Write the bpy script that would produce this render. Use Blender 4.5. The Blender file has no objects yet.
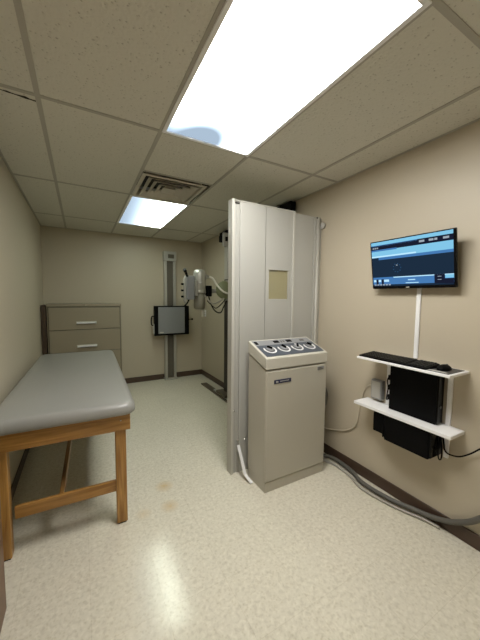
import bpy, bmesh, math, random
from mathutils import Vector, Matrix
random.seed(7)
S = bpy.context.scene
C = S.collection

# ------------------------------------------------------------------ camera
FPX = 285.99
cam = bpy.data.cameras.new('camera')
cam.sensor_fit = 'VERTICAL'; cam.sensor_height = 24.0; cam.lens = FPX / 640 * 24.0
cam.clip_start = 0.02; cam.clip_end = 60
camo = bpy.data.objects.new('camera', cam); C.objects.link(camo)
rt = Vector((0.87391946, -0.48598668, 0.00904046)); up = Vector((0.02923907, 0.07112599, 0.9970387)); fw = Vector((0.48519054, 0.87106719, -0.07636818))
camo.matrix_world = Matrix(((rt.x, up.x, -fw.x, 0), (rt.y, up.y, -fw.y, 0), (rt.z, up.z, -fw.z, 1.4372), (0, 0, 0, 1)))
S.camera = camo

# ------------------------------------------------------------------ world and exposure
w = bpy.data.worlds.new('world'); S.world = w; w.use_nodes = True
w.node_tree.nodes['Background'].inputs[0].default_value = (0.5, 0.5, 0.5, 1)
w.node_tree.nodes['Background'].inputs[1].default_value = 0.0
S.view_settings.view_transform = 'Standard'; S.view_settings.look = 'None'
S.view_settings.exposure = 1.62; S.view_settings.gamma = 1.0; S.view_settings.use_curve_mapping = False
LIGHT_NEAR = 7.0      # emission of the two fluorescent lenses
LIGHT_FAR = 4.7

# ------------------------------------------------------------------ room numbers
XL, XR, YB, YF, H = -0.469, 1.961, 4.993, -1.0, 2.432
T = 0.6096
L1 = -0.158
R0, R1, R2, R3 = 0.592, 1.811, 3.030, 4.249

# ------------------------------------------------------------------ materials
def mat(name, col, rough=0.5, metal=0.0, spec=0.5, noise=None, bump=None, coat=0):
    m = bpy.data.materials.new(name); m.use_nodes = True
    nt = m.node_tree; b = nt.nodes['Principled BSDF']
    b.inputs['Base Color'].default_value = (*col, 1); b.inputs['Roughness'].default_value = rough
    b.inputs['Metallic'].default_value = metal; b.inputs['Specular IOR Level'].default_value = spec
    b.inputs['Coat Weight'].default_value = coat
    tc = nt.nodes.new('ShaderNodeTexCoord')
    if noise:
        sc, amt = noise
        n = nt.nodes.new('ShaderNodeTexNoise'); n.inputs['Scale'].default_value = sc; n.inputs['Detail'].default_value = 4
        nt.links.new(tc.outputs['Object'], n.inputs['Vector'])
        mx = nt.nodes.new('ShaderNodeMix'); mx.data_type = 'RGBA'
        mx.inputs[6].default_value = tuple(c * (1 - amt) for c in col) + (1,)
        mx.inputs[7].default_value = tuple(min(1, c * (1 + amt)) for c in col) + (1,)
        nt.links.new(n.outputs['Fac'], mx.inputs[0]); nt.links.new(mx.outputs[2], b.inputs['Base Color'])
    if bump:
        sc, st = bump
        n = nt.nodes.new('ShaderNodeTexNoise'); n.inputs['Scale'].default_value = sc; n.inputs['Detail'].default_value = 3
        nt.links.new(tc.outputs['Object'], n.inputs['Vector'])
        bp = nt.nodes.new('ShaderNodeBump'); bp.inputs['Strength'].default_value = st; bp.inputs['Distance'].default_value = 0.004
        nt.links.new(n.outputs['Fac'], bp.inputs['Height']); nt.links.new(bp.outputs['Normal'], b.inputs['Normal'])
    return m

def emit(name, col, s):
    m = bpy.data.materials.new(name); m.use_nodes = True
    nt = m.node_tree; nt.nodes.remove(nt.nodes['Principled BSDF'])
    e = nt.nodes.new('ShaderNodeEmission'); e.inputs[0].default_value = (*col, 1); e.inputs[1].default_value = s
    nt.links.new(e.outputs[0], nt.nodes['Material Output'].inputs[0])
    return m

def wood(name, c1, c2, scale=6, rough=0.35, axis=2):
    m = bpy.data.materials.new(name); m.use_nodes = True
    nt = m.node_tree; b = nt.nodes['Principled BSDF']; b.inputs['Roughness'].default_value = rough
    tc = nt.nodes.new('ShaderNodeTexCoord'); mp = nt.nodes.new('ShaderNodeMapping')
    sc = [scale * 8] * 3; sc[axis] = scale * 0.5; mp.inputs['Scale'].default_value = sc
    n = nt.nodes.new('ShaderNodeTexNoise'); n.inputs['Scale'].default_value = 1.0; n.inputs['Detail'].default_value = 5; n.inputs['Distortion'].default_value = 1.2
    r = nt.nodes.new('ShaderNodeValToRGB'); r.color_ramp.elements[0].position = 0.3; r.color_ramp.elements[1].position = 0.72
    r.color_ramp.elements[0].color = (*c1, 1); r.color_ramp.elements[1].color = (*c2, 1)
    nt.links.new(tc.outputs['Object'], mp.inputs[0]); nt.links.new(mp.outputs[0], n.inputs['Vector'])
    nt.links.new(n.outputs['Fac'], r.inputs[0]); nt.links.new(r.outputs[0], b.inputs['Base Color'])
    return m

WALLC = (0.53, 0.47, 0.36)
m_wall = mat('wall_paint', WALLC, 0.42, noise=(1.5, 0.03), bump=(140, 0.12))
m_base = mat('baseboard_vinyl', (0.075, 0.046, 0.030), 0.45)

def floor_material():
    m = bpy.data.materials.new('vinyl_tile'); m.use_nodes = True
    nt = m.node_tree; b = nt.nodes['Principled BSDF']; N = nt.nodes.new; L = nt.links.new
    tc = N('ShaderNodeTexCoord')
    vo = N('ShaderNodeTexVoronoi'); vo.inputs['Scale'].default_value = 55; L(tc.outputs['Object'], vo.inputs['Vector'])
    n1 = N('ShaderNodeTexNoise'); n1.inputs['Scale'].default_value = 52; n1.inputs['Detail'].default_value = 5; n1.inputs['Distortion'].default_value = 0.5; L(tc.outputs['Object'], n1.inputs['Vector'])
    r = N('ShaderNodeValToRGB'); e = r.color_ramp.elements
    e[0].position = 0.34; e[0].color = (0.67, 0.63, 0.515, 1); e[1].position = 0.68; e[1].color = (0.83, 0.79, 0.67, 1)
    k = e.new(0.46); k.color = (0.745, 0.705, 0.585, 1); k = e.new(0.56); k.color = (0.77, 0.73, 0.61, 1)
    L(n1.outputs['Fac'], r.inputs[0])
    sp = N('ShaderNodeValToRGB'); sp.color_ramp.elements[0].position = 0.0; sp.color_ramp.elements[0].color = (0.86, 0.84, 0.78, 1)
    sp.color_ramp.elements[1].position = 0.35; sp.color_ramp.elements[1].color = (1, 1, 1, 1)
    L(vo.outputs['Distance'], sp.inputs[0])
    mu = N('ShaderNodeMix'); mu.data_type = 'RGBA'; mu.blend_type = 'MULTIPLY'; mu.inputs[0].default_value = 1
    L(r.outputs[0], mu.inputs[6]); L(sp.outputs[0], mu.inputs[7])
    # one-foot tiles with hair-thin seams
    br = N('ShaderNodeTexBrick'); br.offset = 0; br.inputs['Scale'].default_value = 1; br.inputs['Brick Width'].default_value = 0.3048; br.inputs['Row Height'].default_value = 0.3048
    br.inputs['Mortar Size'].default_value = 0.0009; br.inputs['Mortar Smooth'].default_value = 0.3
    br.inputs['Color1'].default_value = (1, 1, 1, 1); br.inputs['Color2'].default_value = (0.965, 0.965, 0.96, 1); br.inputs['Mortar'].default_value = (0.84, 0.82, 0.78, 1)
    L(tc.outputs['Object'], br.inputs['Vector'])
    m2 = N('ShaderNodeMix'); m2.data_type = 'RGBA'; m2.blend_type = 'MULTIPLY'; m2.inputs[0].default_value = 1
    L(mu.outputs[2], m2.inputs[6]); L(br.outputs['Color'], m2.inputs[7])
    # faint ochre stains near the middle of the room
    last = m2
    for (sx, sy, rr, am) in ((0.517, 2.094, 0.075, 1.3), (0.497, 1.868, 0.07, 1.1), (0.327, 1.878, 0.06, 0.6)):
        vm = N('ShaderNodeVectorMath'); vm.operation = 'DISTANCE'; vm.inputs[1].default_value = (sx, sy, 0); L(tc.outputs['Object'], vm.inputs[0])
        mr = N('ShaderNodeMapRange'); mr.inputs[1].default_value = 0.0; mr.inputs[2].default_value = rr; mr.inputs[3].default_value = am; mr.inputs[4].default_value = 0.0
        L(vm.outputs['Value'], mr.inputs[0])
        mm = N('ShaderNodeMath'); mm.operation = 'MULTIPLY'; L(mr.outputs[0], mm.inputs[0]); L(n1.outputs['Fac'], mm.inputs[1])
        mx = N('ShaderNodeMix'); mx.data_type = 'RGBA'; mx.inputs[7].default_value = (0.62, 0.43, 0.16, 1)
        L(mm.outputs[0], mx.inputs[0]); L(last.outputs[2], mx.inputs[6]); last = mx
    L(last.outputs[2], b.inputs['Base Color'])
    n2 = N('ShaderNodeTexNoise'); n2.inputs['Scale'].default_value = 9; n2.inputs['Detail'].default_value = 6; L(tc.outputs['Object'], n2.inputs['Vector'])
    rr = N('ShaderNodeMapRange'); rr.inputs[3].default_value = 0.07; rr.inputs[4].default_value = 0.24; L(n2.outputs['Fac'], rr.inputs[0]); L(rr.outputs[0], b.inputs['Roughness'])
    n3 = N('ShaderNodeTexNoise'); n3.inputs['Scale'].default_value = 14; n3.inputs['Detail'].default_value = 4; L(tc.outputs['Object'], n3.inputs['Vector'])
    bp = N('ShaderNodeBump'); bp.inputs['Strength'].default_value = 0.25; bp.inputs['Distance'].default_value = 0.004; L(n3.outputs['Fac'], bp.inputs['Height']); L(bp.outputs[0], b.inputs['Normal'])
    return m
m_floor = floor_material()

def ceiling_material():
    m = bpy.data.materials.new('acoustic_tile'); m.use_nodes = True
    nt = m.node_tree; b = nt.nodes['Principled BSDF']; N = nt.nodes.new; L = nt.links.new
    b.inputs['Roughness'].default_value = 0.95; b.inputs['Specular IOR Level'].default_value = 0.1
    tc = N('ShaderNodeTexCoord')
    v = N('ShaderNodeTexVoronoi'); v.inputs['Scale'].default_value = 62; v.inputs['Randomness'].default_value = 1; L(tc.outputs['Object'], v.inputs['Vector'])
    n = N('ShaderNodeTexNoise'); n.inputs['Scale'].default_value = 70; n.inputs['Detail'].default_value = 3; L(tc.outputs['Object'], n.inputs['Vector'])
    ad = N('ShaderNodeMath'); ad.operation = 'MULTIPLY_ADD'; ad.inputs[1].default_value = 0.9; L(n.outputs['Fac'], ad.inputs[0]); L(v.outputs['Distance'], ad.inputs[2])
    r = N('ShaderNodeValToRGB'); e = r.color_ramp.elements
    e[0].position = 0.50; e[0].color = (0.46, 0.435, 0.37, 1); e[1].position = 0.66; e[1].color = (0.66, 0.64, 0.56, 1)
    L(ad.outputs[0], r.inputs[0]); L(r.outputs[0], b.inputs['Base Color'])
    bp = N('ShaderNodeBump'); bp.inputs['Strength'].default_value = 0.5; bp.inputs['Distance'].default_value = 0.004; L(ad.outputs[0], bp.inputs['Height']); L(bp.outputs[0], b.inputs['Normal'])
    return m
m_ceil = ceiling_material()
m_tbar = mat('ceiling_grid_metal', (0.42, 0.395, 0.34), 0.7)
m_white = mat('white_enamel', (0.86, 0.86, 0.86), 0.35)
m_shelf = mat('white_laminate', (0.92, 0.92, 0.92), 0.35)
m_vent = mat('vent_paint', (0.56, 0.52, 0.44), 0.5)
m_dark = mat('dark_gap', (0.02, 0.016, 0.012), 0.8)
m_vinyl = mat('grey_vinyl_upholstery', (0.30, 0.30, 0.28), 0.28, bump=(220, 0.10), noise=(3, 0.04))
m_wood = wood('oak_varnished', (0.29, 0.135, 0.030), (0.54, 0.30, 0.085), 5, 0.32, 2)
m_woodx = wood('oak_varnished_cross', (0.27, 0.125, 0.030), (0.50, 0.27, 0.075), 5, 0.32, 0)
m_woody = wood('oak_varnished_length', (0.20, 0.095, 0.028), (0.36, 0.19, 0.06), 5, 0.35, 1)
m_door = wood('door_veneer', (0.13, 0.065, 0.030), (0.22, 0.115, 0.055), 2.5, 0.4, 2)
m_cab = mat('putty_steel', (0.29, 0.25, 0.175), 0.45, noise=(2, 0.03))
m_cabdark = mat('putty_steel_seam', (0.10, 0.085, 0.06), 0.6)
m_chrome = mat('brushed_chrome', (0.72, 0.72, 0.70), 0.25, 1.0)
m_alu = mat('anodised_aluminium', (0.58, 0.57, 0.53), 0.4, 0.7)
m_track = mat('grey_track', (0.12, 0.105, 0.08), 0.55)
m_cap = mat('light_grey_plastic', (0.46, 0.45, 0.41), 0.45)
m_panel = mat('detector_grey', (0.25, 0.255, 0.26), 0.4)
m_black = mat('black_plastic', (0.002, 0.002, 0.0023), 0.55, spec=0.10)
m_blackg = mat('black_gloss', (0.002, 0.002, 0.0025), 0.25, spec=0.2)
m_part = mat('partition_enamel', (0.44, 0.435, 0.40), 0.38, noise=(2, 0.02))
m_parte = mat('partition_trim', (0.50, 0.49, 0.44), 0.35)
m_win = mat('lead_glass', (0.34, 0.31, 0.185), 0.12)
m_cons = mat('console_beige', (0.50, 0.475, 0.40), 0.38, noise=(2, 0.02))
m_consl = mat('console_cream', (0.57, 0.55, 0.475), 0.4)
m_blue = mat('slate_blue_panel', (0.075, 0.088, 0.11), 0.4)
m_greyp = mat('pale_grey_panel', (0.27, 0.275, 0.28), 0.4)
m_dial = mat('dial_white', (0.80, 0.80, 0.80), 0.4)
m_navy = mat('navy_badge', (0.012, 0.017, 0.06), 0.35)
m_hose = mat('grey_conduit', (0.12, 0.115, 0.10), 0.5)
m_hosel = mat('pale_conduit', (0.42, 0.40, 0.35), 0.5)
m_beige = mat('beige_cable', (0.56, 0.50, 0.39), 0.5)
m_silver = mat('silver_housing', (0.50, 0.49, 0.45), 0.35, 0.55)
m_grey2 = mat('grey_housing', (0.30, 0.29, 0.25), 0.45)
m_coldark = mat('dark_column', (0.035, 0.03, 0.024), 0.5)
m_house = mat('dull_housing', (0.21, 0.195, 0.15), 0.5, 0.1)
m_green = mat('olive_disc', (0.17, 0.18, 0.09), 0.4)
m_rail = mat('brown_steel_rail', (0.13, 0.105, 0.075), 0.45, 0.2)
m_caulk = mat('white_strip', (0.75, 0.72, 0.64), 0.5)
m_cream = mat('cream_label', (0.60, 0.58, 0.50), 0.5)

def lens_material(name, strength, x0, x1, y0, y1, mode):
    """prismatic lens: bright under its tubes, dimmer where no tube lies above"""
    m = bpy.data.materials.new(name); m.use_nodes = True
    nt = m.node_tree; nt.nodes.remove(nt.nodes['Principled BSDF']); N = nt.nodes.new; L = nt.links.new
    tc = N('ShaderNodeTexCoord'); sx = N('ShaderNodeSeparateXYZ'); L(tc.outputs['Object'], sx.inputs[0])
    def M(op, a, b=0.0, c=None):
        n = N('ShaderNodeMath'); n.operation = op
        for i, v in enumerate((a, b) if c is None else (a, b, c)):
            if isinstance(v, (int, float)): n.inputs[i].default_value = v
            else: L(v, n.inputs[i])
        return n.outputs[0]
    def smooth(v, a, b, lo=0.0, hi=1.0):
        n = N('ShaderNodeMapRange'); n.interpolation_type = 'SMOOTHSTEP'
        n.inputs[1].default_value = a; n.inputs[2].default_value = b; n.inputs[3].default_value = lo; n.inputs[4].default_value = hi
        L(v, n.inputs[0]); return n.outputs[0]
    X, Y = sx.outputs[0], sx.outputs[1]
    if mode == 'near':
        # two lit tubes; a dim wedge shows between and beyond their far ends
        mid = (x0 + x1) / 2 + 0.0
        end = M('MULTIPLY', smooth(Y, y1 - 0.40, y1 - 0.03), smooth(M('ABSOLUTE', M('SUBTRACT', X, mid - 0.03)), 0.0, 0.22, 1.0, 0.0))
        left = M('MULTIPLY', smooth(Y, y1 - 0.30, y1 + 0.02), smooth(X, x0 + 0.16, x0 + 0.46, 1.0, 0.0))
        dim = M('MINIMUM', M('ADD', end, left), 1.0)
        fac = M('POWER', 0.031, dim)
    else:
        # one tube out on the left side
        fac = M('POWER', 0.052, smooth(M('ADD', X, M('MULTIPLY', Y, -0.06)), x0 + 0.02, x0 + 0.52, 1.0, 0.0))
    cr = N('ShaderNodeMix'); cr.data_type = 'RGBA'; cr.inputs[6].default_value = (0.62, 0.80, 1.0, 1); cr.inputs[7].default_value = (1.0, 0.98, 0.935, 1) if mode == 'near' else (0.90, 1.0, 0.84, 1)
    L(smooth(fac, 0.0, 0.35), cr.inputs[0])
    e = N('ShaderNodeEmission'); L(cr.outputs[2], e.inputs[0]); L(M('MULTIPLY', fac, strength), e.inputs[1])
    L(e.outputs[0], nt.nodes['Material Output'].inputs[0])
    return m

# ------------------------------------------------------------------ mesh helpers (all in room coordinates; build() moves them into their parent's space)
class MB:
    def __init__(s): s.bm = bmesh.new()
    def box(s, a, b, mi=0, rot=None, bev=0.0, seg=2, taper=None):
        x0, y0, z0 = a; x1, y1, z1 = b
        vs = [s.bm.verts.new(p) for p in ((x0, y0, z0), (x1, y0, z0), (x1, y1, z0), (x0, y1, z0), (x0, y0, z1), (x1, y0, z1), (x1, y1, z1), (x0, y1, z1))]
        return s._hex(vs, mi, rot, bev, seg)
    def hexa(s, pts, mi=0, bev=0.0, seg=2):
        """8 points: bottom ring then top ring"""
        return s._hex([s.bm.verts.new(p) for p in pts], mi, None, bev, seg)
    def _hex(s, vs, mi, rot, bev, seg):
        if rot: bmesh.ops.transform(s.bm, matrix=rot, verts=vs)
        fs = [s.bm.faces.new([vs[i] for i in q]) for q in ((3, 2, 1, 0), (4, 5, 6, 7), (0, 1, 5, 4), (1, 2, 6, 5), (2, 3, 7, 6), (3, 0, 4, 7))]
        for f in fs: f.material_index = mi
        if bev > 0:
            es = list({e for f in fs for e in f.edges})
            bmesh.ops.bevel(s.bm, geom=es, offset=bev, segments=seg, profile=0.5, affect='EDGES', clamp_overlap=True, material=-1)
        return s
    def cyl(s, p0, p1, r0, r1=None, seg=24, mi=0, caps=True):
        r1 = r0 if r1 is None else r1
        p0, p1 = Vector(p0), Vector(p1); d = (p1 - p0).normalized()
        a = d.orthogonal().normalized(); b = d.cross(a)
        R = []
        for p, r in ((p0, r0), (p1, r1)):
            R.append([s.bm.verts.new(p + (a * math.cos(t) + b * math.sin(t)) * r) for t in (2 * math.pi * i / seg for i in range(seg))])
        for i in range(seg):
            f = s.bm.faces.new((R[0][i], R[0][(i + 1) % seg], R[1][(i + 1) % seg], R[1][i])); f.material_index = mi; f.smooth = True
        if caps:
            f = s.bm.faces.new(R[0][::-1]); f.material_index = mi; f = s.bm.faces.new(R[1]); f.material_index = mi
        return s
    def lathe(s, base, axis, prof, seg=32, mi=0):
        base = Vector(base); d = Vector(axis).normalized(); a = d.orthogonal().normalized(); b = d.cross(a)
        rings = [[s.bm.verts.new(base + d * h + (a * math.cos(t) + b * math.sin(t)) * max(r, 1e-4)) for t in (2 * math.pi * i / seg for i in range(seg))] for r, h in prof]
        for k in range(len(rings) - 1):
            for i in range(seg):
                f = s.bm.faces.new((rings[k][i], rings[k][(i + 1) % seg], rings[k + 1][(i + 1) % seg], rings[k + 1][i])); f.material_index = mi; f.smooth = True
        f = s.bm.faces.new(rings[0][::-1]); f.material_index = mi; f = s.bm.faces.new(rings[-1]); f.material_index = mi
        return s
    def tube(s, pts, r, seg=10, mi=0, sub=8):
        P = [Vector(p) for p in pts]
        Q = [P[0] * 2 - P[1]] + P + [P[-1] * 2 - P[-2]]; path = []
        for i in range(1, len(Q) - 2):
            for k in range(sub):
                t = k / sub; a, b, c, d = Q[i - 1:i + 3]
                path.append(0.5 * ((2 * b) + (-a + c) * t + (2 * a - 5 * b + 4 * c - d) * t * t + (-a + 3 * b - 3 * c + d) * t ** 3))
        path.append(P[-1])
        rings = []; n = None
        for i, p in enumerate(path):
            d = (path[min(i + 1, len(path) - 1)] - path[max(i - 1, 0)]).normalized()
            n = d.orthogonal().normalized() if n is None else (n - d * n.dot(d)).normalized()
            b = d.cross(n)
            rings.append([s.bm.verts.new(p + (n * math.cos(t) + b * math.sin(t)) * r) for t in (2 * math.pi * j / seg for j in range(seg))])
        for k in range(len(rings) - 1):
            for i in range(seg):
                f = s.bm.faces.new((rings[k][i], rings[k][(i + 1) % seg], rings[k + 1][(i + 1) % seg], rings[k + 1][i])); f.material_index = mi; f.smooth = True
        f = s.bm.faces.new(rings[0][::-1]); f.material_index = mi; f = s.bm.faces.new(rings[-1]); f.material_index = mi
        return s
    def build(s, name, mats, parent=None, smooth_all=False):
        bmesh.ops.recalc_face_normals(s.bm, faces=s.bm.faces)
        me = bpy.data.meshes.new(name)
        if parent is not None:
            M = root_matrix(parent).inverted(); bmesh.ops.transform(s.bm, matrix=M, verts=s.bm.verts)
        if smooth_all:
            for f in s.bm.faces: f.smooth = True
        s.bm.to_mesh(me); s.bm.free()
        for m in (mats if isinstance(mats, (list, tuple)) else [mats]): me.materials.append(m)
        o = bpy.data.objects.new(name, me); C.objects.link(o)
        if parent is not None: o.parent = parent
        return o

def root_matrix(o):
    r = o
    while r.parent: r = r.parent
    return Matrix.Translation(r.location) @ r.rotation_euler.to_matrix().to_4x4()

def tag(o, label=None, cat=None, group=None, kind=None):
    if label: o['label'] = label
    if cat: o['category'] = cat
    if group: o['group'] = group
    if kind: o['kind'] = kind
    return o
def thing(name, label, cat, loc=(0, 0, 0), rz=0.0, group=None):
    o = bpy.data.objects.new(name, None); C.objects.link(o); o.location = loc; o.rotation_euler = (0, 0, rz)
    o.empty_display_size = 0.1
    return tag(o, label, cat, group)
def copy_tree(o, parent=None):
    c = o.copy(); C.objects.link(c); c.parent = parent
    for ch in list(o.children): copy_tree(ch, c)
    return c
def struct(o): o['kind'] = 'structure'; return o

# ------------------------------------------------------------------ room shell
t = 0.12
struct(MB().box((XL - t, YF - t, -0.1), (XR + t, YB + t, 0)).build('floor', m_floor))
struct(MB().box((XL - t, YF, 0), (XL, YB, H + .1)).build('wall_left', m_wall))
struct(MB().box((XR, YF, 0), (XR + t, YB, H + .1)).build('wall_right', m_wall))
struct(MB().box((XL - t, YB, 0), (XR + t, YB + t, H + .1)).build('wall_back', m_wall))
struct(MB().box((XL - t, YF - t, 0), (XR + t, YF, H + .1)).build('wall_front', m_wall))

# ceiling: lay-in tiles with shallow reveals, left open where fixtures sit
xs = [XL] + [L1 + T * i for i in range(4)] + [XR]
ys = [YF, R0 - 1.2192, R0, R1, R2, R3, YB]
mb = MB()
for i in range(len(xs) - 1):
    for j in range(len(ys) - 1):
        a, b, c, d_ = xs[i], xs[i + 1], ys[j], ys[j + 1]
        if i == 2 and j in (2, 4): continue            # the two troffers
        if i == 2 and j == 3: d_ = R2 - T               # the diffuser fills the far half
        mb.box((a, c, H + 0.0035), (b, d_, H + 0.03))
struct(mb.build('ceiling', m_ceil))
mb = MB(); hw = 0.012
for x in xs[1:-1]: mb.box((x - hw, YF, H), (x + hw, YB, H + 0.004))
for y in ys[1:-1]: mb.box((XL, y - hw, H + .0005), (XR, y + hw, H + 0.0042))
mb.box((xs[2], R2 - T - hw, H + .0005), (xs[3], R2 - T + hw, H + .0085))
mb.box((XL, YF, H), (XL + .018, YB, H + .008)); mb.box((XR - .018, YF, H), (XR, YB, H + .008)); mb.box((XL, YB - .018, H), (XR, YB, H + .008))
struct(mb.build('trim_1', m_tbar))
# slab above the ceiling void
struct(MB().box((XL - t, YF - t, H + .25), (XR + t, YB + t, H + .3)).build('trim_3', m_dark))
# broken tile edge: a ragged dark gap
mb = MB(); n = 16; up_, lo_ = [], []
for k in range(n + 1):
    f = k / n; x = XL + 0.02 + f * (L1 - XL - 0.02); y = 1.835 + 0.035 * f
    wdt = (0.010 * random.random() + 0.003) * (1.2 if f > .5 else .8)
    up_.append((x, y + wdt * .5)); lo_.append((x, y - wdt))
for k in range(n):
    mb.hexa([(lo_[k][0], lo_[k][1], H + .0020), (lo_[k + 1][0], lo_[k + 1][1], H + .0020), (up_[k + 1][0], up_[k + 1][1], H + .0020), (up_[k][0], up_[k][1], H + .0020),
             (lo_[k][0], lo_[k][1], H + .0034), (lo_[k + 1][0], lo_[k + 1][1], H + .0034), (up_[k + 1][0], up_[k + 1][1], H + .0034), (up_[k][0], up_[k][1], H + .0034)])
struct(mb.build('trim_2', m_dark))

def baseboard(name, a, b):
    struct(MB().box(a, b, bev=0.003, seg=1).build(name, m_base))
baseboard('baseboard_left', (XL, YF, 0), (XL + .008, YB - .008, .092))
baseboard('baseboard_right', (XR - .008, YF, 0), (XR, YB - .008, .092))
baseboard('baseboard_back', (XL, YB - .008, 0), (XR, YB, .092))

# brown door leaf standing open against the left wall, mostly outside the frame
dr = MB().box((-.382, .70, .012), (-.337, 1.569, 2.04), bev=.003).build('door_1', m_door); struct(dr)
mb = MB().lathe((-.337, .77, .98), (1, 0, 0), [(.028, 0), (.028, .008), (.012, .012), (.012, .04), (.027, .05), (.027, .07), (.012, .078)])
mb.build('door_handle', m_chrome, dr)

# ------------------------------------------------------------------ ceiling fixtures
def troffer(y0, y1, label, strength, mode):
    x0, x1 = xs[2], xs[3]
    r = thing('ceiling_light', label, 'ceiling light', ((x0 + x1) / 2, (y0 + y1) / 2, H), group='recessed fluorescent ceiling lights')
    fw_ = .026
    mb = MB()
    mb.box((x0 + .004, y0 + .004, H - .006), (x0 + fw_, y1 - .004, H + .03), bev=.002); mb.box((x1 - fw_, y0 + .004, H - .006), (x1 - .004, y1 - .004, H + .03), bev=.002)
    mb.box((x0 + fw_, y0 + .004, H - .006), (x1 - fw_, y0 + fw_, H + .03), bev=.002); mb.box((x0 + fw_, y1 - fw_, H - .006), (x1 - fw_, y1 - .004, H + .03), bev=.002)
    mb.build('frame', m_white, r)
    MB().box((x0 + .004, y0 + .004, H + .04), (x1 - .004, y1 - .004, H + .13)).build('housing', m_white, r)
    cx, cy = (x0 + x1) / 2, (y0 + y1) / 2
    lm = lens_material('lens_' + mode, strength, x0 - cx, x1 - cx, y0 - cy, y1 - cy, mode)
    MB().box((x0 + fw_, y0 + fw_, H + .002), (x1 - fw_, y1 - fw_, H + .008)).build('diffuser', lm, r)
troffer(R0, R1, 'large bright white rectangular ceiling light nearest the viewer', LIGHT_NEAR, 'near')
troffer(R2, R3, 'smaller-looking far ceiling light beyond the vent, its left side dim', LIGHT_FAR, 'far')

# square louvred diffuser
vx0, vx1, vy0, vy1 = xs[2] + .012, xs[3] - .045, R2 - T + .025, R2 - .02
r = thing('air_vent', 'square ceiling air diffuser of nested louvres before the far light', 'air vent', ((vx0 + vx1) / 2, (vy0 + vy1) / 2, H))
MB().box((vx0 + .01, vy0 + .01, H + .09), (vx1 - .01, vy1 - .01, H + .10)).build('duct', m_dark, r)
def ring(mb, ins0, ins1, z0, z1, th=.0025):
    a = [(vx0 + ins0, vy0 + ins0), (vx1 - ins0, vy0 + ins0), (vx1 - ins0, vy1 - ins0), (vx0 + ins0, vy1 - ins0)]
    b = [(vx0 + ins1, vy0 + ins1), (vx1 - ins1, vy0 + ins1), (vx1 - ins1, vy1 - ins1), (vx0 + ins1, vy1 - ins1)]
    for k in range(4):
        q = (k + 1) % 4
        mb.hexa([(*a[k], z0 - th), (*a[q], z0 - th), (*b[q], z1 - th), (*b[k], z1 - th), (*a[k], z0), (*a[q], z0), (*b[q], z1), (*b[k], z1)])
mb = MB(); ring(mb, 0, .03, H - .005, H - .005, .005); ring(mb, .03, .045, H - .008, H + .05); mb.build('frame', m_vent, r)
for k, i0 in enumerate((.095, .15, .205)):
    mb = MB(); ring(mb, i0 - .038, i0 + .006, H - .010, H + .020, .005); mb.build('louvre', m_vent, r)
mb = MB(); mb.hexa([(vx0 + .215, vy0 + .215, H - .012), (vx1 - .215, vy0 + .215, H - .012), (vx1 - .215, vy1 - .215, H - .012), (vx0 + .215, vy1 - .215, H - .012),
    (vx0 + .25, vy0 + .25, H + .02), (vx1 - .25, vy0 + .25, H + .02), (vx1 - .25, vy1 - .25, H + .02), (vx0 + .25, vy1 - .25, H + .02)])
mb.build('centre_plate', m_vent, r)

# ------------------------------------------------------------------ examination table (authored square, then turned a little)
TR = math.radians(-1.5)
tb = thing('exam_table', 'long examination table with grey vinyl cushion and varnished wooden frame', 'examination table', (-.092, 1.845, 0), TR)
# local coordinates: x across, y along; convert with RM
RM = root_matrix(tb)
def tbox(mb, a, b, **k): return mb.box(a, b, rot=RM, **k)
W2 = .34; LN = 1.92
mb = MB()
prof = []
# cushion as a rounded slab with rounded plan corners
def slab(mb, x0, x1, y0, y1, z0, z1, rc, re, M, mi=0):
    import math as _m
    def plan(ins):
        pts = []
        for cx, cy, a0 in ((x1 - rc, y0 + rc, -90), (x1 - rc, y1 - rc, 0), (x0 + rc, y1 - rc, 90), (x0 + rc, y0 + rc, 180)):
            for k in range(7):
                a = _m.radians(a0 + 15 * k); pts.append((cx + (rc - ins) * _m.cos(a), cy + (rc - ins) * _m.sin(a)))
        return pts
    lv = [(re * .6, z0)]
    for k in range(1, 4): a = _m.radians(30 * k); lv.append((re * .6 * (1 - _m.sin(a)), z0 + re * .5 * (1 - _m.cos(a))))
    for k in range(0, 7): a = _m.radians(15 * k); lv.append((re * (1 - _m.cos(a)), z1 - re * (1 - _m.sin(a))))
    rings = [[mb.bm.verts.new(M @ Vector((px, py, z))) for px, py in plan(ins)] for ins, z in lv]
    n = len(rings[0])
    for k in range(len(rings) - 1):
        for i in range(n):
            f = mb.bm.faces.new((rings[k][i], rings[k][(i + 1) % n], rings[k + 1][(i + 1) % n], rings[k + 1][i])); f.smooth = True; f.material_index = mi
    mb.bm.faces.new(rings[0][::-1]).smooth = False
    f = mb.bm.faces.new(rings[-1]); f.smooth = True
mb = MB(); slab(mb, -W2 - .03, W2 + .035, -.045, LN + .03, .722, .80, .075, .045, RM); mb.build('cushion', m_vinyl, tb)
for ya, yb_ in ((-.005, .018), (LN - .018, LN + .005)):
    mb = MB(); tbox(mb, (-W2, ya, .62), (W2, yb_, .722), bev=.003); mb.build('end_apron', m_woodx, tb)
for sx in (-1, 1):
    mb = MB(); x = sx * (W2 - .012); tbox(mb, (x - .012, .018, .62), (x + .012, LN - .018, .722), bev=.003); mb.build('side_apron', m_woody, tb)
for sx in (-1, 1):
    for yy in (.02, LN - .075):
        xo = sx * (W2 - .055) - (.022 if sx < 0 else 0); mb = MB()
        for k in range(2):  # laminated leg of two boards
            y0 = yy + k * .028
            tbox(mb, (xo - .031, y0, 0.008), (xo + .031, y0 + .0275, .70), bev=.004)
        lg = mb.build('leg', m_wood, tb)
        mb = MB(); tbox(mb, (xo - .024, yy + .006, 0), (xo + .024, yy + .05, .009)); mb.build('foot_pad', m_black, lg)
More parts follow.
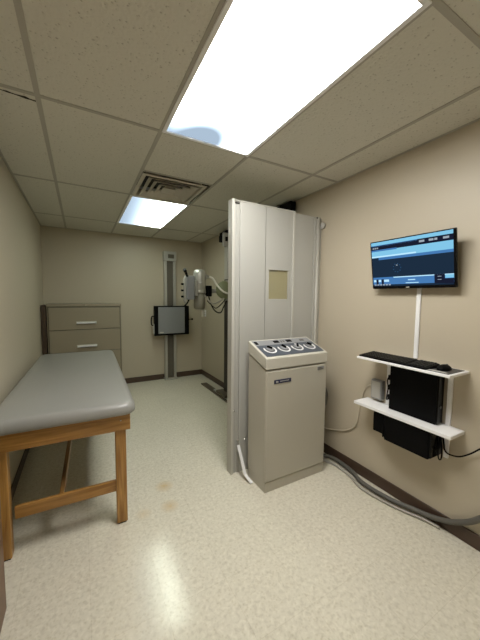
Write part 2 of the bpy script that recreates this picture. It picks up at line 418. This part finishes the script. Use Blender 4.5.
for yy in (.035, LN - .06):
    mb = MB(); tbox(mb, (-W2 + .082, yy, .215), (W2 - .084, yy + .022, .285), bev=.003); mb.build('end_stretcher', m_woodx, tb)
mb = MB(); tbox(mb, (-.052, .057, .225), (-.028, LN - .06, .285), bev=.003); mb.build('centre_stretcher', m_woody, tb)
mb = MB(); c = RM @ Vector((W2 - .055, -.004, .685)); mb.cyl(c, c + Vector((0, -.004, 0)), .006, .004); mb.build('screw', m_chrome, tb)

# ------------------------------------------------------------------ filing cabinet
fc = thing('filing_cabinet', 'putty coloured steel lateral filing cabinet against the back wall', 'filing cabinet', (.06, 4.76, 0))
x0, x1, yf, yb, zt = -.398, .518, 4.53, 4.985, 1.338
MB().box((x0, yf + .012, 0), (x1, yb, zt - .006), bev=.004).build('body', m_cab, fc)
MB().box((x0 - .003, yf - .002, zt - .035), (x1 + .003, yb, zt), bev=.004).build('top', m_cab, fc)
MB().box((x0 + .012, yf + .010, .03), (x1 - .012, yf + .0125, zt - .04)).build('seam', m_cabdark, fc)
dh = (zt - .05 - .04) / 4
for k in range(4):
    z1 = zt - .05 - k * dh; z0 = z1 - dh + .008
    d_ = MB().box((x0 + .022, yf - .006, z0), (x1 - .022, yf + .011, z1), bev=.004).build('drawer', m_cab, fc)
    zc = z1 - .215 - (0 if k == 0 else .015)
    cx = (x0 + x1) / 2 + .005
    mb = MB(); mb.box((cx - .125, yf - .012, zc - .014), (cx + .125, yf - .006, zc + .022), bev=.002); mb.build('handle_recess', m_cream, d_)
    mb = MB(); mb.box((cx - .12, yf - .030, zc - .012), (cx + .12, yf - .010, zc - .004), bev=.002); mb.box((cx - .12, yf - .030, zc - .012), (cx + .12, yf - .026, zc + .012), bev=.002); mb.build('handle', m_white, d_)
mb = MB(); mb.cyl((x0 + .46, yf - .004, zt - .018), (x0 + .46, yf - .008, zt - .018), .008); mb.build('lock', m_chrome, fc)
tag(MB().box((-.461, 4.545, 0), (-.408, 4.98, 1.318), bev=.002).build('wood_board', mat('dark_board', (.055, .033, .018), .5)),
    'dark brown upright board wedged between filing cabinet and left wall', 'board')

# ------------------------------------------------------------------ wall stand with detector
ws = thing('detector_stand', 'tall aluminium column on the back wall carrying a grey image detector', 'x-ray stand', (1.355, 4.93, 0))
cx0, cx1 = 1.256, 1.452
mb = MB(); mb.box((cx0, 4.90, .03), (cx0 + .042, 4.985, 2.06), bev=.004); mb.box((cx1 - .042, 4.90, .03), (cx1, 4.985, 2.06), bev=.004); mb.build('column', m_alu, ws)
MB().box((cx0 + .042, 4.93, .03), (cx1 - .042, 4.97, 2.06)).build('track', m_track, ws)
MB().box((cx0 - .012, 4.87, 0), (cx1 + .012, 4.985, .03), bev=.004).build('base', m_alu, ws)
hc = MB().box((cx0 - .012, 4.87, 2.055), (cx1 + .004, 4.985, 2.215), bev=.008).build('head_cap', m_cap, ws)
MB().box((cx0 + .055, 4.862, 2.10), (cx1 - .04, 4.871, 2.165), bev=.004).build('display', m_track, hc)
MB().box((cx0 + .03, 4.85, .95), (cx1 - .03, 4.93, 1.16), bev=.005).build('carriage', m_track, ws)
dt = MB().box((1.055, 4.78, .80), (1.645, 4.85, 1.295), bev=.006).build('detector_box', m_black, ws)
MB().box((1.115, 4.772, .83), (1.565, 4.782, 1.275), bev=.003).build('detector_face', m_panel, dt)
MB().box((1.135, 4.769, .845), (1.20, 4.773, .862)).build('detector_label', m_cream, dt)
for sx in (-1, 1):
    xx = 1.055 if sx < 0 else 1.645
    mb = MB()
    if sx < 0: mb.tube([(xx, 4.80, 1.12), (xx - .04, 4.80, 1.12), (xx - .05, 4.80, 1.05), (xx - .04, 4.80, .98), (xx, 4.80, .98)], .009)
    else: mb.cyl((xx, 4.80, 1.06), (xx + .05, 4.80, 1.06), .008); mb.cyl((xx + .05, 4.80, 1.06), (xx + .075, 4.80, 1.06), .016)
    mb.build('side_handle', m_black, dt)
MB().box((1.035, 4.79, .83), (1.054, 4.84, 1.0), bev=.004).build('latch_cover', m_cap, dt)

# ------------------------------------------------------------------ tube stand
ts = thing('tube_stand', 'x-ray tube stand with slim column behind the partition, tube on its side arm', 'x-ray tube stand', (1.80, 3.62, 0))
MB().box((1.808, 3.60, .06), (1.90, 3.72, 2.33), bev=.004).build('column', m_coldark, ts)
MB().box((1.798, 3.604, 1.70), (1.8075, 3.70, 2.15), bev=.002).build('column_edge', m_alu, ts)
MB().box((1.72, 3.50, .040), (1.90, 3.80, .075), bev=.004).build('floor_carriage', m_rail, ts)
hb = MB().box((1.715, 3.57, 2.14), (1.825, 3.599, 2.325), bev=.008).build('head_bracket', m_cap, ts)
MB().box((1.745, 3.562, 2.21), (1.785, 3.571, 2.27), bev=.004).build('head_dial', m_black, hb)
MB().box((1.69, 3.60, 2.20), (1.745, 3.66, 2.29), bev=.01).build('top_roller', m_black, ts)
# arm and carriage
MB().box((1.757, 3.53, 1.40), (1.90, 3.60, 1.68), bev=.01).build('carriage', m_grey2, ts)
mb = MB(); mb.cyl((1.48, 3.60, 1.53), (1.76, 3.60, 1.53), .028); mb.build('arm', m_grey2, ts)
MB().box((1.475, 3.55, 1.455), (1.545, 3.66, 1.60), bev=.008).build('arm_clamp', m_black, ts)
wv = Vector((-.35, -1, 0.15))
mb = MB(); mb.lathe((1.735, 3.55, 1.545), wv, [(.11, -.02), (.125, 0), (.125, .01), (.11, .022), (.05, .03), (.03, .034)]); hwl = mb.build('lock_disc', m_green, ts)
# tube housing (upright)
tx, ty = 1.385, 3.60
mb = MB(); mb.lathe((tx, ty, 1.285), (0, 0, 1), [(.055, 0), (.072, .012), (.076, .05), (.076, .235)]); tl = mb.build('housing_lower', m_house, ts)
mb = MB(); mb.lathe((tx, ty, 1.53), (0, 0, 1), [(.076, 0), (.080, .01), (.080, .22), (.074, .255), (.055, .275), (.02, .28)]); tu = mb.build('housing_upper', m_silver, ts)
mb = MB(); mb.lathe((tx, ty, 1.50), (0, 0, 1), [(.083, 0), (.085, .006), (.085, .03), (.083, .036)]); mb.lathe((tx, ty, 1.615), (0, 0, 1), [(.083, 0), (.085, .005), (.085, .02), (.083, .024)]); mb.build('clamp_ring', m_silver, ts)
mb = MB(); mb.lathe((tx + .05, ty, 1.18), (0, 0, 1), [(.014, 0), (.02, .01), (.02, .11)]); mb.build('cable_end', m_cream, ts)
MB().box((1.298, 3.52, 1.46), (1.335, 3.68, 1.66), bev=.006).build('port_flange', m_grey2, ts)
co = MB().box((1.195, 3.54, 1.41), (1.298, 3.66, 1.72), bev=.012).build('collimator', m_panel, ts)
mb = MB(); mb.hexa([(1.166, 3.57, 1.40), (1.196, 3.57, 1.36), (1.196, 3.64, 1.36), (1.166, 3.64, 1.40), (1.166, 3.57, 1.67), (1.198, 3.57, 1.73), (1.198, 3.64, 1.73), (1.166, 3.64, 1.67)], bev=.008); mb.build('control_face', m_silver, co)
for zz in (1.45, 1.53, 1.61):
    mb = MB(); mb.cyl((1.166, 3.60, zz), (1.136, 3.60, zz), .013); mb.build('knob', m_black, co)
mb = MB(); mb.cyl((1.19, 3.52, 1.71), (1.15, 3.47, 1.76), .016); mb.cyl((1.15, 3.47, 1.76), (1.13, 3.45, 1.785), .02); mb.build('grip', m_black, co)
mb = MB(); mb.tube([(1.25, 3.6, 1.43), (1.21, 3.6, 1.36), (1.17, 3.6, 1.32)], .010); mb.build('lower_grip', m_black, co)
mb = MB(); mb.lathe((1.465, 3.60, 1.715), (1, 0, .1), [(.03, 0), (.03, .03), (.02, .035), (.02, .05)]); mb.build('cable_socket', m_silver, ts)
mb = MB(); mb.tube([(1.51, 3.60, 1.72), (1.57, 3.59, 1.70), (1.62, 3.57, 1.62), (1.67, 3.50, 1.535), (1.74, 3.48, 1.50), (1.80, 3.5, 1.52)], .013); mb.build('tube_cable', m_caulk, ts)
mb = MB(); mb.tube([(1.42, 3.56, 1.50), (1.47, 3.53, 1.42), (1.55, 3.52, 1.36), (1.66, 3.52, 1.40), (1.75, 3.54, 1.46), (1.80, 3.56, 1.46)], .010); mb.build('tube_cable', m_hosel, ts)
mb = MB(); mb.tube([(1.50, 3.56, 1.46), (1.52, 3.54, 1.36), (1.58, 3.52, 1.26), (1.66, 3.52, 1.24), (1.72, 3.54, 1.33), (1.80, 3.57, 1.44)], .008); mb.build('tube_cable', m_black, ts)
mb = MB(); mb.tube([(1.48, 3.57, 1.40), (1.54, 3.53, 1.33), (1.60, 3.53, 1.30), (1.68, 3.53, 1.36), (1.77, 3.56, 1.45)], .006); mb.build('tube_cable', m_black, ts)

fr = thing('floor_rail', 'brown steel floor rail running out from behind the partition', 'rail', (1.77, 3.3, 0))
MB().box((1.715, 2.30, 0), (1.815, 4.40, .016), bev=.003).build('rail_plate', m_rail, fr)
MB().box((1.745, 2.32, .016), (1.785, 3.95, .040), bev=.003).build('guide_strip', m_alu, fr)
tr = thing('wall_rail', 'black guide rail high on the right wall behind the partition', 'rail', (1.92, 3.2, 2.32))
MB().box((1.86, 2.32, 2.31), (1.925, 4.0, 2.41), bev=.004).build('rail_beam', m_black, tr)
for yy in (2.5, 3.2, 3.9): MB().box((1.925, yy, 2.33), (1.959, yy + .06, 2.39)).build('rail_mount', m_black, tr)

# ------------------------------------------------------------------ partition
pt = thing('radiation_partition', 'tall pale steel radiation screen with small yellowish window', 'partition', (1.47, 2.0, 0))
PY, PB, PZ = 1.985, 2.035, 2.178
pe = MB().box((1.025, PY - .012, 0), (1.048, PB + .01, PZ + .012), bev=.004).build('end_post', m_parte, pt)
MB().box((1.048, PY + .004, 0.0), (1.098, PB, PZ), bev=.002).build('ribbed_strip', m_part, pt)
for xx in (1.054, 1.070, 1.086): MB().box((xx - .003, PY, 0), (xx + .003, PY + .005, PZ - .03), bev=.001, seg=1).build('rib', m_part, pt)
MB().box((1.046, PY - .003, PZ - .018), (1.092, PY + .005, PZ - .008)).build('slot', m_dark, pt)
MB().box((1.100, PY - .004, 0), (1.338, PB, PZ), bev=.005).build('left_panel', m_part, pt)
# middle panel around the window
mb = MB(); a, b, wx0, wx1, wz0, wz1 = 1.342, 1.622, 1.376, 1.580, 1.433, 1.676
mb.box((a, PY, 0), (b, PB, wz0)); mb.box((a, PY, wz1), (b, PB, PZ)); mb.box((a, PY, wz0), (wx0, PB, wz1)); mb.box((wx1, PY, wz0), (b, PB, wz1)); mb.build('middle_panel', m_part, pt)
wn = MB().box((wx0, PY + .010, wz0), (wx1, PY + .030, wz1)).build('viewing_window', m_win, pt)
mb = MB(); g = .006
mb.box((wx0 - g, PY - .003, wz0 - g), (wx1 + g, PY + .002, wz0)); mb.box((wx0 - g, PY - .003, wz1), (wx1 + g, PY + .002, wz1 + g)); mb.box((wx0 - g, PY - .003, wz0), (wx0, PY + .002, wz1)); mb.box((wx1, PY - .003, wz0), (wx1 + g, PY + .002, wz1)); mb.build('window_trim', m_parte, wn)
MB().box((1.622, PY - .010, 0), (1.646, PB, PZ + .004), bev=.004).build('joint_strip', m_parte, pt)
MB().box((1.646, PY + .002, 0), (1.868, PB, PZ - .002), bev=.003).build('right_panel', m_part, pt)
MB().box((1.025, PY - .006, PZ), (1.646, PB + .006, PZ + .010), bev=.003).build('top_cap', m_parte, pt)
MB().box((1.868, PY - .006, 0), (1.894, PB, PZ - .004), bev=.003).build('side_channel', m_part, pt)
mb = MB(); mb.cyl((1.912, PY + .006, 0), (1.912, PY + .006, PZ - .005), .020); mb.box((1.912, PY + .006, 0), (1.958, PB, PZ - .01)); mb.build('wall_post', m_parte, pt)
mb = MB(); mb.cyl((1.935, 1.965, 2.10), (1.958, 1.965, 2.10), .028); mb.build('wall_bumper', m_cap, pt)
MB().box((1.885, PY - .01, PZ - .02), (1.925, PY + .02, PZ - .004)).build('post_cap', m_hose, pt)
for xx, zz in ((1.055, .529), (1.094, .277), (1.156, .271)):
    mb = MB(); mb.cyl((xx, PY + .004, zz), (xx, PY - .010, zz), .010, .006); mb.build('screw', m_chrome, pt)

# ------------------------------------------------------------------ generator control console
cs = thing('control_console', 'beige floor standing x-ray control console with four dials', 'control console', (1.435, 1.80, 0))
X0, X1, Y0, Y1 = 1.142, 1.730, 1.658, 1.903
MB().box((X0 + .003, Y0 + .002, 0), (X1 - .003, Y1, .078), bev=.003).build('plinth', m_cons, cs)
mb = MB(); mb.hexa([(X0, Y0 + .012, .080), (X1, Y0 + .012, .080), (X1, Y1, .080), (X0, Y1, .080), (X0, Y0 + .012, .922), (X1, Y0 + .012, .922), (X1, Y1, 1.005), (X0, Y1, 1.005)], bev=.004); mb.build('body', m_cons, cs)
mb = MB(); mb.box((X0, Y0 - .006, .082), (X1, Y0 + .012, .916), bev=.012, seg=4); mb.build('front_panel', m_cons, cs)
zf0, zf1, zb0, zb1 = .926, 1.008, 1.010, 1.105
mb = MB(); mb.hexa([(X0 - .006, Y0 - .008, zf0), (X1 + .004, Y0 - .008, zf0), (X1 + .004, Y1 + .002, zb0), (X0 - .006, Y1 + .002, zb0), (X0 - .006, Y0 - .008, zf1), (X1 + .004, Y0 - .008, zf1), (X1 + .004, Y1 + .002, zb1), (X0 - .006, Y1 + .002, zb1)], bev=.006, seg=3)
hd = mb.build('head', m_consl, cs)
# sloped face frame: u across, v up the slope, n outwards
O = Vector((X0 - .006, Y0 - .008, zf1)); U = Vector((X1 - X0 + .010, 0, 0)); V = Vector((0, Y1 - Y0 + .010, zb1 - zf1)); Nn = U.cross(V).normalized()
def SP(u, v, h=0.0): return O + U * u + V * v + Nn * h
def splate(mb, u0, u1, v0, v1, h0, h1, **k):
    mb.hexa([SP(u0, v0, h0), SP(u1, v0, h0), SP(u1, v1, h0), SP(u0, v1, h0), SP(u0, v0, h1), SP(u1, v0, h1), SP(u1, v1, h1), SP(u0, v1, h1)], **k); return mb
MBs = MB(); splate(MBs, .035, .965, .09, .66, .0005, .003); MBs.build('dial_plate', m_blue, hd)
MBs = MB(); splate(MBs, .035, .965, .66, .93, .0005, .003); MBs.build('display_plate', m_greyp, hd)
for i, u in enumerate((.175, .395, .615, .83)):
    c = SP(u, .42, .003)
    # scale arc: three quarter ring of white
    mb = MB(); n = 26; ro, ri = .053, .040
    for k in range(n):
        a0, a1 = [math.radians(150 + 290 * (k + q) / n) for q in (0, 1)]
        uu, vv = Vector((1, 0, 0)), V.normalized()
        P = lambda r_, a_, h_: c + (uu * math.cos(a_) + vv * math.sin(a_)) * r_ + Nn * h_
        mb.hexa([P(ri, a0, 0), P(ro, a0, 0), P(ro, a1, 0), P(ri, a1, 0), P(ri, a0, .002), P(ro, a0, .002), P(ro, a1, .002), P(ri, a1, .002)])
    sc_ = mb.build('dial_scale', m_dial, hd)
    mb = MB(); mb.lathe(c, Nn, [(.031, 0), (.030, .006), (.026, .010)]); mb.build('dial', m_greyp, sc_)
    mb = MB(); ang = (2.3, 2.0, 1.1, 2.2)[i]; dv = Vector((1, 0, 0)) * math.cos(ang) + V.normalized() * math.sin(ang); sv = Nn.cross(dv)
    a_ = c + Nn * .010
    mb.hexa([a_ - dv * .015 - sv * .007, a_ + dv * .030 - sv * .005, a_ + dv * .030 + sv * .005, a_ - dv * .015 + sv * .007,
             a_ - dv * .013 - sv * .005 + Nn * .016, a_ + dv * .026 - sv * .003 + Nn * .016, a_ + dv * .026 + sv * .003 + Nn * .016, a_ - dv * .013 + sv * .005 + Nn * .016], bev=.002)
    mb.build('pointer_knob', m_black, sc_)
for u0, u1 in ((.345, .425), (.555, .64)):
    mb = MB(); splate(mb, u0, u1, .74, .86, .003, .006); mb.build('readout', m_black, hd)
for u0, u1 in ((.46, .475), (.50, .515), (.79, .81), (.82, .86)):
    mb = MB(); splate(mb, u0, u1, .745, .83, .003, .006); mb.build('indicator', m_hose, hd)
mb = MB(); splate(mb, .045, .085, .72, .86, .003, .009, bev=.001); mb.build('power_switch', m_black, hd)
# front badge with pale lettering strokes too small to read
bd = MB().box((1.208, Y0 - .010, .818), (1.362, Y0 - .005, .846), bev=.001).build('nameplate', m_navy, cs)
mb = MB(); mb.box((1.222, Y0 - .0112, .826), (1.242, Y0 - .0098, .838)); 
x = 1.258
for k in range(9):
    mb.box((x, Y0 - .0112, .830), (x + .006, Y0 - .0098, .837)); x += .0095
mb.build('lettering', m_cap, bd)
lb = MB().box((1.628, Y0 - .009, .872), (1.694, Y0 - .005, .899)).build('rating_label', m_greyp, cs)
mb = MB()
for k in range(3): mb.box((1.634, Y0 - .0102, .877 + k * .007), (1.688 - k * .01, Y0 - .0088, .880 + k * .007))
mb.build('rating_text', m_hose, lb)

# white strip leaning between partition and console
mb = MB()
for p0, p1 in ((Vector((1.086, 1.962, .245)), Vector((1.098, 1.868, .045))), (Vector((1.098, 1.868, .045)), Vector((1.118, 1.80, .006)))):
    wv2 = Vector((.012, 0, 0)); nv = Vector((0, -.004, .003))
    mb.hexa([p0 - wv2, p0 + wv2, p1 + wv2, p1 - wv2, p0 - wv2 + nv, p0 + wv2 + nv, p1 + wv2 + nv, p1 - wv2 + nv])
tag(mb.build('cable_cover', m_white), 'white strip leaning on the partition foot beside the console', 'cable cover')

# ------------------------------------------------------------------ monitor on the right wall
mo = thing('monitor', 'flat black monitor showing a blue program window on the right wall', 'monitor', (1.90, 1.113, 1.68))
# screen frame of reference: bottom near wall, top leaning out
A = Vector((1.898, 1.386, 1.513)); Bv = Vector((1.898, .841, 1.510)); Tl = Vector((1.843, 1.386, 1.845))
UU = Bv - A; VV = Tl - A; WW = UU.cross(VV).normalized()
if WW.x > 0: WW = -WW
def mp(u, v, h=0.0): return A + UU * u + VV * v + WW * h
def mplate(mb, u0, u1, v0, v1, h0, h1, mi=0, **k):
    mb.hexa([mp(u0, v0, h0), mp(u1, v0, h0), mp(u1, v1, h0), mp(u0, v1, h0), mp(u0, v0, h1), mp(u1, v0, h1), mp(u1, v1, h1), mp(u0, v1, h1)], mi=mi, **k); return mb
mb = MB(); mplate(mb, 0, 1, 0, 1, -.018, .0, bev=.004); mplate(mb, .2, .8, .12, .8, -.035, -.018); mb.build('case', m_blackg, mo)
scr = [emit('screen_navy', (.010, .030, .085), .34), emit('screen_cyan', (.22, .55, .78), .34), emit('screen_mid', (.06, .19, .44), .34), emit('screen_pale', (.50, .80, 1.0), .34),
       emit('screen_dark', (.010, .013, .030), .34), emit('screen_white', (.7, .82, .95), .16), emit('screen_slate', (.012, .026, .05), .34)]
mb = MB(); h = .0008
su0, su1, sv0, sv1 = .018, .975, .055, .978
def q(u0, u1, v0, v1, mi, lv=1):
    a = su0 + (su1 - su0) * u0; b = su0 + (su1 - su0) * u1; c = sv0 + (sv1 - sv0) * v0; d = sv0 + (sv1 - sv0) * v1
    mplate(mb, a, b, c, d, 0, h * lv, mi)
q(0, 1, 0, 1, 6)
q(0, 1, .93, 1, 1, 2); q(0, .62, .90, .93, 2, 2); q(0, 1, .82, .92, 4, 2); q(.0, .36, .795, .83, 2, 3); q(0, 1, .655, .815, 1, 2); q(.1, 1, .60, .665, 2, 1.6); q(0, .6, .66, .69, 3, 3)
for u0 in (.02, .05, .08): q(u0, u0 + .022, .855, .885, 5, 3)
for u0, u1 in ((.64, .70), (.75, .80), (.81, .84), (.90, .96)): q(u0, u1, .86, .90, 5, 3)
q(0, 1, .04, .205, 2, 2); q(.36, .80, .06, .185, 2, 3); q(.30, 1, .185, .205, 3, 3)
q(.49, .58, .115, .135, 3, 4); q(.46, .62, .055, .07, 3, 4)
q(.80, .91, .03, .205, 4, 4); q(.915, 1, .13, .19, 1, 4); q(.91, 1, .02, .12, 4, 4); q(.835, .875, .16, .17, 5, 5); q(.835, .875, .10, .11, 5, 5)
for u0 in (.012, .085, .165, .2): q(u0, u0 + .035, .10, .15, 3, 4)
for u0 in (.05, .13): q(u0, u0 + .03, .045, .16, 4, 4)
for k in range(6): q(.02 + k * .042, .045 + k * .042, .02, .05, 5, 4)
q(.345, .36, .44, .465, 5, 3)
for a_ in range(9):
    cu, cv = .35 + .05 * math.cos(a_ * .7), .42 + .09 * math.sin(a_ * .7) - .03; q(cu, cu + .006, cv, cv + .012, 2, 3)
mb.build('screen', scr, mo)
mb = MB(); mplate(mb, .455, .50, .014, .034, 0, .001); mb.build('badge', m_cap, mo)
mb = MB(); mb.box((1.90, 1.04, 1.60), (1.962 - .002, 1.18, 1.76), bev=.003); mb.build('wall_bracket', m_black, mo)

tag(MB().box((1.949, 1.068, 1.045), (1.960, 1.096, 1.62), bev=.003).build('cable_raceway', m_white), 'white vertical cable cover on the wall below the monitor', 'cable cover')

# ------------------------------------------------------------------ wall shelves
def shelf(x0, y0, y1, zt, th, label, braces):
    r = thing('wall_shelf', label, 'shelf', (1.9, (y0 + y1) / 2, zt - th), group='white wall shelves')
    MB().box((x0, y0, zt - th), (1.955, y1, zt), bev=.004).build('shelf_board', m_shelf, r)
    for yy in braces:
        mb = MB(); mb.hexa([(1.88, yy - .006, zt - th - .02), (1.945, yy - .006, zt - th - .06), (1.945, yy + .006, zt - th - .06), (1.88, yy + .006, zt - th - .02),
            (x0 + .05, yy - .006, zt - th - .0005), (1.945, yy - .006, zt - th - .0005), (1.945, yy + .006, zt - th - .0005), (x0 + .05, yy + .006, zt - th - .0005)])
        mb.build('bracket', m_shelf, r)
shelf(1.735, .772, 1.375, 1.028, .016, 'upper narrow white wall shelf holding the keyboard', (.865, 1.26))
shelf(1.795, .776, 1.432, .670, .022, 'lower white wall shelf holding the black computer', (.865, 1.26))
for yy, z0, lab in ((.865, .462, 'white slotted upright on the wall at the cable end of the shelves'), (1.262, .60, 'white slotted upright on the wall near the grey cable box')):
    tag(MB().box((1.946, yy - .013, z0), (1.9605, yy + .013, 1.0), bev=.002).build('shelf_upright', m_shelf), lab, 'shelf upright', 'slotted shelf uprights')

# keyboard
kb = thing('keyboard', 'long black keyboard along the upper white shelf', 'keyboard', (1.80, 1.12, 1.028))
ky0, ky1, kx0, kx1, kz = .902, 1.365, 1.745, 1.895, 1.0285
MB().hexa([(kx0, ky0, kz), (kx1, ky0, kz), (kx1, ky1, kz), (kx0, ky1, kz), (kx0, ky0, kz + .010), (kx1, ky0, kz + .022), (kx1, ky1, kz + .022), (kx0, ky1, kz + .010)], bev=.003).build('case', m_black, kb)
m_key = mat('key_black', (.006, .006, .006), .45, spec=.25)
mb = MB()
for rr_ in range(6):
    xx = kx0 + .010 + rr_ * .0225; zz = kz + .010 + .012 * (xx - kx0) / (kx1 - kx0)
    y = ky0 + .010
    while y < ky1 - .022:
        wdt = .019 if not (rr_ == 0 and ky0 + .20 < y < ky0 + .25) else .10
        if not (.105 < y - ky0 < .122): mb.hexa([(xx, y, zz), (xx + .018, y, zz + .0014), (xx + .018, y + wdt - .002, zz + .0014), (xx, y + wdt - .002, zz), (xx + .002, y + .002, zz + .007), (xx + .016, y + .002, zz + .008), (xx + .016, y + wdt - .004, zz + .008), (xx + .002, y + wdt - .004, zz + .007)])
        y += wdt + .001
tag(mb.build('keys', m_key, kb), kind='stuff')
pd = tag(MB().box((1.750, .788, 1.0285), (1.93, .900, 1.0315), bev=.001).build('mouse_pad', mat('pad_dark', (.022, .022, .026), .35)), 'small dark pad under the mouse on the upper shelf', 'mouse pad')
rl = thing('metal_strip', 'thin pale strip lying in front of the mouse', 'strip', (1.757, .87, 1.0315))
MB().box((1.750, .800, 1.0318), (1.772, .898, 1.0345), bev=.001).build('strip_body', m_cap, rl)
ms = thing('mouse', 'black computer mouse at the end of the upper shelf', 'mouse', (1.84, .875, 1.0315))
mb = MB(); bmesh.ops.create_uvsphere(mb.bm, u_segments=24, v_segments=14, radius=1, matrix=Matrix.Translation((1.845, .856, 1.0325)) @ Matrix.Diagonal((.055, .032, .030, 1)))
bmesh.ops.bisect_plane(mb.bm, geom=list(mb.bm.verts) + list(mb.bm.edges) + list(mb.bm.faces), plane_co=(0, 0, 1.0322), plane_no=(0, 0, -1), clear_outer=True)
mb.build('shell', m_black, ms, smooth_all=True)
mb = MB(); mb.cyl((1.875, .852, 1.055), (1.875, .860, 1.055), .007); mb.build('scroll_wheel', m_hose, ms)

# computer on the lower shelf
pc = thing('desktop_computer', 'black computer tower standing on the lower white shelf', 'computer', (1.915, 1.05, .67))
MB().box((1.876, .902, .6705), (1.945, 1.205, 1.002), bev=.004).build('case', m_black, pc)
MB().box((1.880, .893, .674), (1.943, .903, .998), bev=.003).build('front_bezel', m_blackg, pc)
mb = MB(); mb.cyl((1.91, .893, .78), (1.91, .889, .78), .009); mb.build('power_button', m_hose, pc)
for k in range(3):
    MB().box((1.885, 1.205, .73 + k * .07), (1.93, 1.225, .765 + k * .07), bev=.003).build('rear_plug', m_black, pc)
mb = MB(); mb.tube([(1.91, 1.22, .74), (1.91, 1.245, .72), (1.915, 1.24, .80), (1.92, 1.25, .86), (1.92, 1.225, .90)], .004); mb.build('rear_cable', m_black, pc)

ub = thing('power_backup_unit', 'wide black box mounted beneath the lower white shelf', 'power unit', (1.88, 1.03, .46))
MB().box((1.805, .895, .470), (1.940, 1.183, .640), bev=.006).build('case', m_black, ub)
MB().box((1.812, .883, .480), (1.935, .896, .630), bev=.004).build('face', m_blackg, ub)
MB().box((1.83, .93, .640), (1.92, 1.15, .6475)).build('mounting_plate', m_black, ub)
sb = thing('power_adapter', 'small black box under the left half of the lower shelf', 'power adapter', (1.86, 1.235, .5))
MB().box((1.82, 1.197, .496), (1.945, 1.28, .646), bev=.005).build('case', m_black, sb)
mb = MB(); mb.tube([(1.835, 1.192, .60), (1.812, 1.190, .54), (1.83, 1.190, .47), (1.85, 1.190, .51)], .005); mb.tube([(1.825, 1.19, .62), (1.80, 1.188, .56), (1.80, 1.187, .49), (1.815, 1.19, .53)], .004); mb.build('lead', m_black, sb)

mb = MB(); mb.tube([(1.90, .874, .61), (1.93, .876, .585), (1.935, .872, .55), (1.938, .868, .515), (1.935, .845, .500), (1.937, .792, .509), (1.937, .739, .551), (1.937, .69, .607), (1.937, .64, .66), (1.95, .60, .70)], .0045)
mb.tube([(1.89, .874, .61), (1.87, .872, .53), (1.875, .868, .475), (1.90, .866, .47), (1.91, .870, .53), (1.895, .874, .60)], .004)
tag(mb.build('power_cord', m_black, ub), 'looping black cord')

# cable box and its beige cable on the wall
cb = thing('cable_box', 'small grey box on the wall between the two white shelves', 'junction box', (1.94, 1.335, .70))
MB().box((1.915, 1.292, .690), (1.960, 1.378, .835), bev=.006).build('box_body', m_greyp, cb)
MB().box((1.910, 1.300, .700), (1.916, 1.370, .825), bev=.003).build('cover', m_cap, cb)
mb = MB(); mb.tube([(1.945, 1.378, .775), (1.950, 1.42, .765), (1.952, 1.463, .712), (1.952, 1.496, .575), (1.952, 1.524, .413), (1.952, 1.606, .328), (1.952, 1.70, .285), (1.952, 1.813, .25), (1.952, 1.90, .23)], .006)
tag(mb.build('beige_cable', m_beige), 'thin beige cable running down the wall from the grey box', 'cable')

# heavy hoses
mb = MB(); mb.tube([(1.72, 1.938, .74), (1.80, 1.92, .73), (1.87, 1.86, .69), (1.90, 1.812, .60), (1.89, 1.815, .48), (1.85, 1.86, .38), (1.79, 1.92, .32), (1.72, 1.938, .28)], .014)
tag(mb.build('console_hose', m_hose), 'grey hose looping out at the back right of the console', 'hose')
mb = MB(); mb.tube([(1.76, 1.86, .026), (1.85, 1.82, .026), (1.918, 1.74, .026), (1.925, 1.64, .026), (1.905, 1.50, .026), (1.862, 1.385, .026), (1.862, 1.25, .026), (1.882, 1.12, .028), (1.912, 1.02, .034), (1.927, .93, .044), (1.93, .86, .066), (1.93, .802, .093), (1.93, .716, .155), (1.93, .64, .24), (1.93, .54, .34)], .016)
tag(mb.build('floor_hose', m_hose), 'thick grey hose along the right baseboard rising at the frame edge', 'hose')
mb = MB(); mb.tube([(1.75, 1.80, .012), (1.83, 1.77, .012), (1.873, 1.66, .012), (1.862, 1.50, .012), (1.815, 1.36, .012), (1.825, 1.22, .012), (1.858, 1.08, .012), (1.905, .96, .012), (1.925, .86, .012)], .009)
tag(mb.build('thin_hose', m_hosel), 'thinner paler hose on the floor beside the thick grey one', 'hose')

# wall socket near the back corner
so = thing('wall_outlet', 'small white outlet on the right wall near the far corner', 'outlet', (1.955, 4.80, 1.16))
MB().box((1.951, 4.765, 1.10), (1.9605, 4.84, 1.215), bev=.002).build('cover_plate', m_white, so)
for zz in (1.135, 1.175): MB().box((1.949, 4.785, zz - .012), (1.9515, 4.82, zz + .012)).build('socket', m_cream, so)
